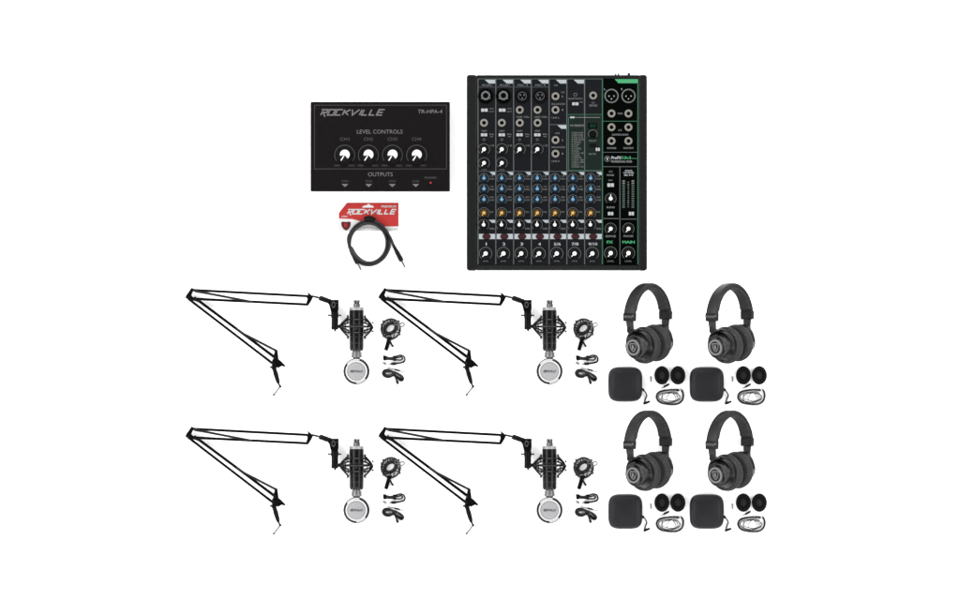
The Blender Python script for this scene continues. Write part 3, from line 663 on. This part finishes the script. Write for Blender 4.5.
# ================================================================== SPARE SHOCK MOUNT AND SMALL CABLES
SX, SY = 391, 334
def spare_mount():
    t = thing('spider_mount', SX, SY, '', 'shock mount', 'spare shock mounts', h=6)
    B = lambda: MB(SX, SY); cx, cy = 390.7, 329.0
    ring = lambda rx, ry, z, tilt=0, ox=0, oy=0, n=36: [(cx+ox+rx*math.cos(a)*math.cos(tilt)-ry*math.sin(a)*math.sin(tilt), cy+oy+rx*math.cos(a)*math.sin(tilt)+ry*math.sin(a)*math.cos(tilt), z) for a in [2*PI*k/n for k in range(n)]]
    b = B(); b.tube(ring(9.3, 9.9, 2.2), 1.0, 9, True); b.build('outer_ring', 'mic', t)
    b = B(); b.tube(ring(6.2, 4.5, 2.4, R(-38), -.3, -.6), 1.9, 12, True); b.tube(ring(6.2, 4.9, 4.2, R(-38), .3, -1.2), 1.2, 12, True); b.build('cradle_ring', 'mic', t)
    b = B()
    for k in range(6):
        a = R(20+60*k); c, s_ = math.cos(a), math.sin(a); a2 = a+.45
        b.tube([(cx+9.2*c, cy+9.8*s_, 3), (cx+5.8*math.cos(a2), cy+4.9*math.sin(a2), 5), (cx+9.2*math.cos(a2+.5), cy+9.8*math.sin(a2+.5), 3)], .6, 6)
    b.build('elastic_cord', 'mic', t)
    b = B()
    for x, y in ((383.2, 321.2), (381.6, 324.6), (398.5, 321.4), (399.8, 334.4), (383.4, 336)): b.ball((x, y, 4), 1.25, 10)
    b.build('cord_anchor', 'micring', t)
    b = B(); b.tube(smooth([(398.4, 325.6, 5), (401.2, 323.2, 5), (403.8, 323.3, 5), (404.2, 325.2, 5), (401.4, 326.8, 5), (399, 326.8, 5)], 5), .65, 7); b.tube([(396.4+1.7*math.cos(k*PI/6), 323.4+1.7*math.sin(k*PI/6), 5) for k in range(12)], .45, 6, True); b.build('wire_loop', 'steel', t)
    b = B(); b.bar((389.2, 338.6, 3), (385.8, 350.4, 3), 3.8, 3.8); b.lathe((389.2, 339, 3), (0, 0, 1), [(-2.2, 2.4), (3.4, 2.4), (3.6, 2)], 16); b.build('stem', 'paint', t, .5)
    b = B(); b.bar((389.2, 340.6, 3), (392.8, 346.4, 3), 1.8, 2.2); b.ball((392.6, 346, 3), 1.3); b.build('clamp_screw', 'paint', t, .3)
    return t
UX, UY = 394, 360
def usb_cable():
    t = thing('signal_cable', UX, UY, '', 'cable', 'short black cables, doubled over', h=3)
    B = lambda: MB(UX, UY)
    b = B()
    b.tube(smooth([(386, 357, 2), (390, 357.8, 2), (395, 356.8, 2.4), (399.8, 355.2, 2.4), (403.6, 356.2, 2.2), (405, 359.4, 2), (403.6, 362, 1.6), (399, 363.2, 1.6), (395, 363.8, 1.6)], 6), .85, 8)
    b.tube(smooth([(386.4, 359.2, 2), (391, 359.4, 2.6), (395.4, 359.8, 3.2), (400.4, 360, 3), (402.6, 358.4, 2.6), (401, 356.9, 3), (397.4, 357.6, 3.6), (391.6, 358.4, 3.9), (387, 358.2, 3.6)], 6), .8, 8)
    b.build('cord', 'rubber', t)
    b = B(); b.prism([(382.9, 355.2), (386.6, 355.8), (386.8, 360.2), (383.3, 360.4)], .4, 4.6); b.build('connector_shell', 'rubber', t, .5)
    b = B(); b.lathe((396, 363.7, 1.6), (-1, .03, 0), [(0, .9), (.6, 1.5), (4, 1.4), (5, .9)], 12); b.build('plug', 'rubber', t)
    b = B(); b.tube([(391.2, 363.9, 1.6), (388.9, 364.1, 1.6)], .6, 8); b.build('plug_tip', 'steel', t)
    b = B(); b.tube([(394.4, 355.6, 2.6), (394.7, 361, 2.8)], 1.5, 10); b.build('cable_tie', 'zip', t)
    return t
def adapter():
    t = thing('thread_adapter', 384.9, 363.6, '', 'thread adapter', 'silver thread adapters', h=1)
    b = MB(384.9, 363.6); b.lathe((382.8, 362.6, 1.2), (1, .45, 0), [(0, .7), (.4, 1.05), (2.0, 1.05), (2.2, .8), (4.0, .8), (4.3, .5)], 12); b.build('threaded_body', 'wire', t)
    b = MB(384.9, 363.6); b.lathe((384.9, 363.6, 1.2), (1, .45, 0), [(-.3, 1.25), (.4, 1.25)], 6); b.build('collar', 'steel', t)
    return t
KX, KY = 394, 375
def power_cable():
    t = thing('bundled_cable', KX, KY, '', 'cable', 'black cables bundled in loops', h=3)
    B = lambda: MB(KX, KY)
    b = B()
    b.tube(smooth([(393, 374.6, 2), (389.4, 377.0, 2), (384.8, 376.2, 2), (382.9, 373.4, 2), (384.2, 370.6, 2), (388, 369.9, 2), (392.4, 371.6, 2.4), (397, 373.4, 2.8), (401.4, 375.8, 2.4), (403.2, 378.6, 2), (401.4, 380.6, 2), (398.2, 378.4, 2), (394.8, 374.8, 2.2)], 6), 1.15, 9)
    b.tube(smooth([(394.6, 373.2, 4), (390.4, 375.2, 3.8), (386.6, 375, 3.6), (384.8, 373.2, 3.6), (386.4, 371.8, 3.6), (390.4, 371.6, 3.8), (395, 372.6, 4.4), (400, 375.6, 4), (402.2, 378, 3.4), (400.6, 379.2, 3.2), (396.6, 376.4, 3.4)], 6), .9, 9)
    b.tube(smooth([(394.4, 374, 3), (395.8, 378, 2), (397.6, 383.4, 1.4)], 6), .95, 8)
    b.build('cord', 'rubber', t)
    b = B(); b.tube([(396.6, 381.0, 1.6), (398, 384, 1.4)], 1.3, 10); b.build('plug', 'rubber', t)
    b = B(); b.tube([(393.6, 371.2, 3), (393.2, 376.4, 3)], 1.6, 10); b.build('cable_tie', 'zip', t)
    return t
def pin():
    t = thing('slim_plug_lead', 396.5, 370, '', 'cable', 'slim grey leads', h=1)
    b = MB(396.5, 370); b.tube([(388, 367.6, .8), (394.8, 369.3, .8)], .5, 8); b.tube([(399.5, 370.5, .8), (405.4, 372.4, .8)], .42, 8); b.build('lead', 'wire', t)
    b = MB(396.5, 370); b.tube([(394.6, 369.2, .9), (399.8, 370.6, .9)], .85, 8); b.build('sleeve', 'spring', t)
    return t

# ================================================================== HEADPHONES
HX, HY = 648, 332
def headphones():
    t = thing('headphones', HX, HY, '', 'headphones', 'pairs of closed-back headphones', h=32)
    B = lambda: MB(HX, HY)
    zc = 33.5
    C = Vector((647.7, 317.2, zc)); a = Vector((.60, -.03, -.80)).normalized(); n = Vector((.80, 0, .60)); up = Vector((0, -1, 0))
    def band(rad, w, th, a0, a1, steps=40, taper=None):
        vs = []; sec = []
        for k in range(steps+1):
            q = R(a0+(a1-a0)*k/steps); r = rad
            x = math.cos(q); y = math.sin(q)
            c = C+a*(x*r*.99)+up*(y*r*1.02); o = (a*x+up*y).normalized()
            W = w*(1-.18*math.sin(max(0, q)) if True else 1)
            ring_ = []
            for (u, v) in ((-.5, -.25), (-.44, -.5), (.44, -.5), (.5, -.25), (.5, .25), (.42, .5), (-.42, .5), (-.5, .25)):
                bulge = 1
                ring_.append(c+n*(u*W)+o*(v*th))
            sec.append(ring_)
        b = B(); m_ = 8; vs = [p for r_ in sec for p in r_]; fs = []
        for i in range(steps):
            for k in range(m_): fs.append((i*m_+k, i*m_+(k+1) % m_, (i+1)*m_+(k+1) % m_, (i+1)*m_+k))
        fs += [tuple(range(m_)), tuple(steps*m_+k for k in range(m_))]
        b.add(vs, fs); return b
    band(31.2, 14.5, 3.4, -3, 183).build('headband', 'band', t, .6, 3)
    band(28.6, 12.6, 3.2, 14, 166).build('headband_cushion', 'pad', t, .8, 3)
    b = band(33.05, 10.5, .5, 8, 172); b.build('stitched_top', 'hp2', t)
    # end caps, sliders, yokes
    ac = Vector((.60, -.115, -.79)).normalized()
    Cc = Vector((649.5, 344.0, zc-.5))
    for sg in (-1, 1):
        e = C+a*(31*sg)
        b = B()
        P0 = e+Vector((0, -5, 0)); P1 = e+Vector((0, 3.2, 0))
        u = n*6.9; v = a*2.6
        vs = [P0-u-v, P0+u-v, P0+u+v, P0-u+v, P1-u*.94-v, P1+u*.94-v, P1+u*.94+v, P1-u*.94+v]
        b.add(vs, [(0, 1, 2, 3), (7, 6, 5, 4), (0, 4, 5, 1), (1, 5, 6, 2), (2, 6, 7, 3), (3, 7, 4, 0)])
        cap_ = b.build('band_end_cap', 'hp', t, .9, 3)
        if sg < 0:
            b = B(); base = e-a*2.75
            vs0, fs0 = glyphs('ROCKVILLE', .01); ax_ = max(q[0] for q in vs0); ay_ = max(q[1] for q in vs0)
            b.add([base+n*((x_/ax_-.5)*9.4)+Vector((0, -.4-(y_/ay_)*2.2, 0)) for x_, y_ in vs0], fs0); b.build('logo', 'pring', cap_, solid=False)
            b = B()
            for q in (-5.8, 5.8): b.lathe(base+n*q+Vector((0, -2, 0)), -a, [(0, .8), (.4, .7), (.45, 0)], 10)
            b.build('cap_screw', 'pring', cap_)
        # slider plate
        b = B(); P0 = e+Vector((0, 2.6, 0)); P1 = e+Vector((-sg*0+ (1.0 if sg < 0 else -.5), 13.5, 0)); u = n*4.2; v = a*1.2
        vs = [P0-u-v, P0+u-v, P0+u+v, P0-u+v, P1-u*.8-v, P1+u*.8-v, P1+u*.8+v, P1-u*.8+v]
        b.add(vs, [(0, 1, 2, 3), (7, 6, 5, 4), (0, 4, 5, 1), (1, 5, 6, 2), (2, 6, 7, 3), (3, 7, 4, 0)]); sl = b.build('slider', 'hp2', t, .4)
        b = B(); b.lathe(P1-Vector((0, 1.5, 0)), a*sg, [(-2.6, 2.9), (2.2, 3.3), (2.8, 2.6)], 20); b.build('hinge', 'hp', sl)
        # yoke: fork wrapping the cup
        cc = Cc+ac*(17.5*sg); b = B(); pts = []
        side = ac.cross(Vector((0, 1, 0))).normalized(); dn = ac.cross(side).normalized()
        if dn.y < 0: dn = -dn
        for k in range(25):
            q = R(-180*k/24); pts.append(cc+side*(math.cos(q)*14.6)+dn*(math.sin(q)*15.2)+ac*(sg*1.2*math.sin(-q)))
        b.tube([P1-Vector((0, .5, 0)), pts[12]], 2.0, 10)
        b.tube(pts, [1.5+1.0*math.sin(PI*k/24) for k in range(25)], 10); b.build('yoke', 'hp', t)
    for sg in (-1, 1):
        ax = ac*sg
        b = B(); b.lathe(Cc, ax, [(4.2, 8.5), (3.6, 12), (4.0, 16.2), (6.0, 18.1), (9.0, 18.6), (12.0, 18.0), (13.6, 16.4), (13.8, 14)], 56); b.build('ear_pad', 'pad', t)
        b = B(); b.lathe(Cc, ax, [(13.0, 14.6), (13.4, 15.2), (15.4, 15.2), (16.6, 14.6), (18.0, 13.6), (22.0, 12.8), (23.4, 11.8), (25.6, 10.0), (27.2, 9.2), (28.2, 8.9), (28.4, 8.0), (27.6, 7.6), (27.5, 0)], 56); cup = b.build('ear_cup', 'hp', t)
        b = B(); b.lathe(Cc, ax, [(28.0, 8.1), (29.0, 7.8), (29.0, 6.3), (27.9, 6.1), (28.0, 8.1)], 40, caps=False); b.build('cup_ring', 'pring', cup)
        b = B(); b.lathe(Cc, ax, [(24.6, 11.9), (25.2, 11.5), (25.4, 10.9)], 48); b.build('cup_trim', 'hp2', cup)
        if sg < 0:
            c0 = Cc+ax*28.1; e1 = ax.cross(Vector((0, 1, 0))).normalized(); e2 = Vector((0, 1, 0)); e2 = (e2-ax*e2.dot(ax)).normalized()
            if e1.x < 0: e1 = -e1
            b = B()
            out = [(-4, -3.6), (-2, -4.4), (0, -4), (2, -4.4), (4, -3.6), (3.7, 0), (2.2, 3), (0, 4.8), (-2.2, 3), (-3.7, 0)]
            n_ = len(out); o_ = [c0+e1*x+e2*y for x, y in out]; i_ = [c0+e1*(x*.78)+e2*(y*.78) for x, y in out]
            b.add(o_+i_, [(k, (k+1) % n_, n_+(k+1) % n_, n_+k) for k in range(n_)])
            vs0, fs0 = glyphs('R', .03); mx_ = max(q[0] for q in vs0); my_ = max(q[1] for q in vs0)
            b.add([c0+e1*((x_/mx_-.5)*4)+e2*((.5-y_/my_)*4.4) for x_, y_ in vs0], fs0)
            b.build('cup_emblem', 'pring', cup, solid=False)
    return t

QX, QY = 625.5, 385
def hard_case():
    t = thing('carrying_case', QX, QY, '', 'carrying case', 'carrying cases of the headphones', h=14)
    B = lambda: MB(QX, QY)
    def sup(cx, cy, rx, ry, e, n=64):
        return [(cx+rx*math.copysign(abs(math.cos(a))**e, math.cos(a)), cy+ry*math.copysign(abs(math.sin(a))**e, math.sin(a))) for a in [2*PI*k/n for k in range(n)]]
    def shell(levels, n=64):
        vs = []; fs = []
        for (z, rx, ry, e) in levels: vs += [(x, y, .62*z if z < 18.45 else .62*z+.9*(1-(rx/13.4)**2)*(1-((y-380.8)/17)**2)) for x, y in sup(625.4, 384.4, rx, ry, e, n)]
        for i in range(len(levels)-1):
            for k in range(n): fs.append((i*n+k, i*n+(k+1) % n, (i+1)*n+(k+1) % n, (i+1)*n+k))
        fs += [tuple(range(n)), tuple((len(levels)-1)*n+k for k in range(n))]
        return vs, fs
    E = .50
    b = B(); b.add(*shell([(.2, 14, 14.2, E), (1.2, 15.6, 15.8, E), (4, 16.5, 16.7, E), (9.4, 16.9, 17.1, E)])); b.build('base_shell', 'hcase', t)
    b = B(); b.add(*shell([(10.6, 16.9, 17.1, E), (14, 16.6, 16.8, E), (17, 15.6, 15.8, E), (18.1, 14.4, 14.6, E), (18.35, 13.5, 13.7, E), (18.2, 13.2, 13.4, E), (18.46, 12.7, 12.9, E), (18.6, 11.4, 11.6, E), (18.7, 9, 9.2, E), (18.75, 6, 6.2, E), (18.8, 3, 3.1, E)])); b.build('lid', 'hcase', t)
    b = B(); b.add(*shell([(9.3, 16.6, 16.8, E), (9.4, 17.15, 17.35, E), (10.6, 17.15, 17.35, E), (10.7, 16.6, 16.8, E)])); b.build('zip', 'zip', t)
    b = B(); b.text('ROCKVILLE', 610.8, 612.4, 0, 1, 0) if False else None
    b = B(); b.tube([(641.4, 388.4, 6.2), (644, 390.6, 6)], 1.3, 10); b.build('zip_pull', 'zip', t)
    b = B(); b.tube(smooth([(643.4, 389.8, 6), (646, 393, 4), (647, 396, 2), (645.6, 399.4, 1.2), (645.2, 401.8, 1.2), (647, 402.6, 1.6)], 6), .7, 7); b.build('strap_cord', 'cord2', t)
    b = B(); b.tube([(643.8, 403.8, 1.2), (646.6, 402.9, 1.2), (650.2, 401.5, 1.2)], [1.2, 1.15, .9], 9); b.build('strap_toggle', 'zip', t)
    return t

def ear_pad(cx=661.9, cy=375.4):
    t = thing('spare_ear_pad', cx, cy, '', 'ear pad', 'spare foam ear pads', h=4)
    n = 40; B = lambda: MB(cx, cy)
    def el(levels):
        vs = []; fs = []
        for z, rx, ry in levels: vs += [(x, y, z) for x, y in circ(cx, cy, rx, ry, n)]
        for i in range(len(levels)-1):
            for k in range(n): fs.append((i*n+k, i*n+(k+1) % n, (i+1)*n+(k+1) % n, (i+1)*n+k))
        fs += [tuple(range(n)), tuple((len(levels)-1)*n+k for k in range(n))]
        return vs, fs
    b = B(); b.add(*el([(.2, 6.2, 7.8), (1.4, 7.3, 8.9), (3.6, 7.55, 9.25), (5.6, 7.0, 8.6), (6.6, 5.9, 7.3), (6.4, 4.8, 5.9), (5.0, 4.0, 4.9), (3.4, 3.8, 4.6)])); b.build('cushion', 'foam', t)
    b = B(); b.add(*el([(3.3, 3.7, 4.5), (3.5, 3.7, 4.5), (4.0, 2.6, 3.3)])); b.build('centre_cloth', 'foamc', t)
    return t
CX_, CY_ = 669.8, 396.4
def coiled_cable():
    t = thing('coiled_cable', CX_, CY_, '', 'cable', 'coiled headphone cables', h=3)
    B = lambda: MB(CX_, CY_)
    path = [(677.6, 389.9), (671, 389.8), (664, 390.6), (659, 392.2), (656.8, 395.4), (657.2, 399.2), (660.4, 402.4), (666, 403.8), (672, 404.3), (678, 403.6), (682, 400.6), (683.3, 396), (682.8, 392.4), (681.4, 389.8)]
    p = smooth([(x, y, 1.9) for x, y in path], 7)
    b = B(); b.tube(p, .75, 8); 
    # coil windings round the loop
    q = []; L = 0
    for i in range(len(p)-1):
        d = (p[i+1]-p[i]); Ls = d.length; d.normalize(); u = d.cross(Vector((0, 0, 1))); w = Vector((0, 0, 1))
        for k in range(4):
            f = k/4; c = p[i]+(p[i+1]-p[i])*f; ph = (L+Ls*f)/1.15*2*PI; q.append(c+(u*math.cos(ph)+w*math.sin(ph))*.95)
        L += Ls
    b.tube(q, .33, 5); b.build('coiled_section', 'cord2', t)
    b = B(); rnd = random.Random(3)
    for j in range(4):
        pts = []
        rx, ry = ((10.6, 5.2), (7.4, 5.4), (9.2, 4.0), (5.4, 4.4))[j]; ox_, oy_ = ((0, 0), (-1.4, .4), (1.2, -.2), (2.6, .4))[j]
        for k in range(14):
            a_ = 2*PI*k/14+j; pts.append((CX_+ox_+rx*math.cos(a_)+rnd.uniform(-.7, .7), CY_+.6+oy_+ry*math.sin(a_)+rnd.uniform(-.5, .5), 1.0+j*.75+rnd.uniform(0, .3)))
        b.tube(smooth(pts, 4, True), .42, 6, True)
    b.build('straight_section', 'cord', t)
    b = B(); b.tube([(676.4, 389.9, 2), (679.4, 390.3, 2)], 1.2, 10); b.build('plug', 'hp', t)
    b = B(); b.tube([(681.8, 390.6, 2), (680.6, 388.4, 2)], .55, 8); b.build('plug_tip', 'steel', t)
    return t
def jack_adapter():
    t = thing('straight_plug', 665.2, 386.2, '', 'audio plug', 'black audio plugs above the coiled cables', h=1)
    d = Vector((8.4, -4.2, 0)).normalized()
    b = MB(665.2, 386.2); b.lathe((663.6, 387, 1.1), d, [(0, .8), (.6, 1.05), (4.6, 1.05), (6.4, .7)], 12); b.build('barrel', 'hp', t)
    b = MB(665.2, 386.2); b.lathe((663.7, 387, 1.1), -d, [(0, .45), (2.2, .45), (2.4, .3), (3, .2)], 10); b.build('tip', 'steel', t)
    return t
def plug_small():
    t = thing('plug_adapter', 650.9, 379.2, '', 'plug adapter', 'slim metal plug adapters', h=1)
    b = MB(650.9, 379.2); b.lathe((650.7, 376.4, .8), (.06, 1, 0), [(0, .65), (2.2, .65), (2.3, .5)], 10); b.build('barrel', 'wire', t)
    b = MB(650.9, 379.2); b.lathe((650.85, 378.7, .8), (.06, 1, 0), [(0, .5), (2.6, .5), (2.8, .3), (3.4, .3)], 10); b.build('tip', 'ink', t)
    return t

# ------------------------------------------------------------------ place the four microphone sets
DX, DY = 193.0, 139.0
mics = [('upper left', 0, 0), ('upper right', DX, 0), ('lower left', 0, DY-.2), ('lower right', DX, DY-.2)]
def repeat(make, x, y, h, lab, spots):
    o = None
    for pos, dx, dy in spots:
        l = lab % pos
        if o is None: o = make(); o['label'] = l
        else: dup(o, x+dx, y+dy, h, l)
repeat(boom_arm, AX, AY, 10, 'black folding scissor boom arm, %s of the four arms on white', mics)
repeat(shock_mount, MX, MY, 13, 'black spider cage gripping the mic body, %s of the four mics', mics)
repeat(microphone, MX, MY, 13, 'black microphone with round silver head pointing down, %s of the four', mics)
repeat(spare_mount, SX, SY, 6, 'small loose black ring shock mount right of the %s microphone', mics)
repeat(usb_cable, UX, UY, 3, 'short doubled black cable just below the loose ring mount, %s microphone set', mics)
repeat(adapter, 384.9, 363.6, 1, 'tiny silver threaded adapter between the two black cables, %s microphone set', mics)
repeat(power_cable, KX, KY, 3, 'black cable bundled in a bow, lowest item of the %s microphone set', mics)
repeat(pin, 396.5, 370, 1, 'thin grey lead lying just above the bow-shaped bundle, %s microphone set', mics)
HD, HE = 82.0, 127.3
hps = [('upper left', 0, 0), ('upper right', HD, 0), ('lower left', 0, HE), ('lower right', HD, HE)]
QD = 81.5
acc = [('upper left', 0, 0), ('upper right', QD, 0), ('lower left', 0, HE), ('lower right', QD, HE)]
repeat(headphones, HX, HY, 32, 'black over-ear headphones with wide padded headband, %s of the four pairs', hps)
repeat(hard_case, QX, QY, 10, 'square dark zip case with rounded corners, under the %s headphones', acc)
repeat(ear_pad, 661.9, 375.4, 4, 'left-hand oval black ear pad of the pair under the %s headphones', acc)
repeat(lambda: ear_pad(677.9, 375.4), 677.9, 375.4, 4, 'right-hand oval black ear pad of the pair under the %s headphones', acc)
repeat(coiled_cable, CX_, CY_, 3, 'coiled black headphone cable in an oval loop, under the %s ear pads', acc)
repeat(jack_adapter, 665.2, 386.2, 1, 'slanting little black plug between ear pads and coiled cable, %s headphone set', acc)
repeat(plug_small, 650.9, 379.2, 1, 'tiny upright metal plug between case and ear pads, %s headphone set', acc)

# ================================================================== CAMERA, LIGHT
cam = bpy.data.cameras.new('camera'); cam.sensor_width = 36; cam.lens = 36*H/(960*S); cam.clip_end = 500; cam.clip_start = .1
co = bpy.data.objects.new('camera', cam); COL.objects.link(co); co.location = (0, 0, H); sc.camera = co

w = bpy.data.worlds.new('World'); sc.world = w; w.use_nodes = True
bg = w.node_tree.nodes['Background']; bg.inputs['Color'].default_value = (1, 1, 1, 1); bg.inputs['Strength'].default_value = .35
LP = 132
def lamp(x, y, z, power, size):
    l = bpy.data.lights.new('softbox', 'AREA'); l.shape = 'SQUARE'; l.size = size; l.energy = power
    o = bpy.data.objects.new('softbox', l); COL.objects.link(o); o.location = (x, y, z)
    o.rotation_euler = (-Vector((x, y, z))).to_track_quat('-Z', 'Y').to_euler()
for k in range(8):     # ring of softboxes round the table, a little stronger from the upper left
    a = R(22.5+45*k); lamp(3.3*math.cos(a), 3.3*math.sin(a), 2.9, LP*(1+.28*math.cos(a-R(125))), 2.2)
sc.view_settings.view_transform = 'Standard'; sc.view_settings.look = 'None'; sc.view_settings.exposure = 0; sc.view_settings.gamma = 1
sc.render.engine = 'CYCLES'; sc.render.resolution_x = 1024; sc.render.resolution_y = 640
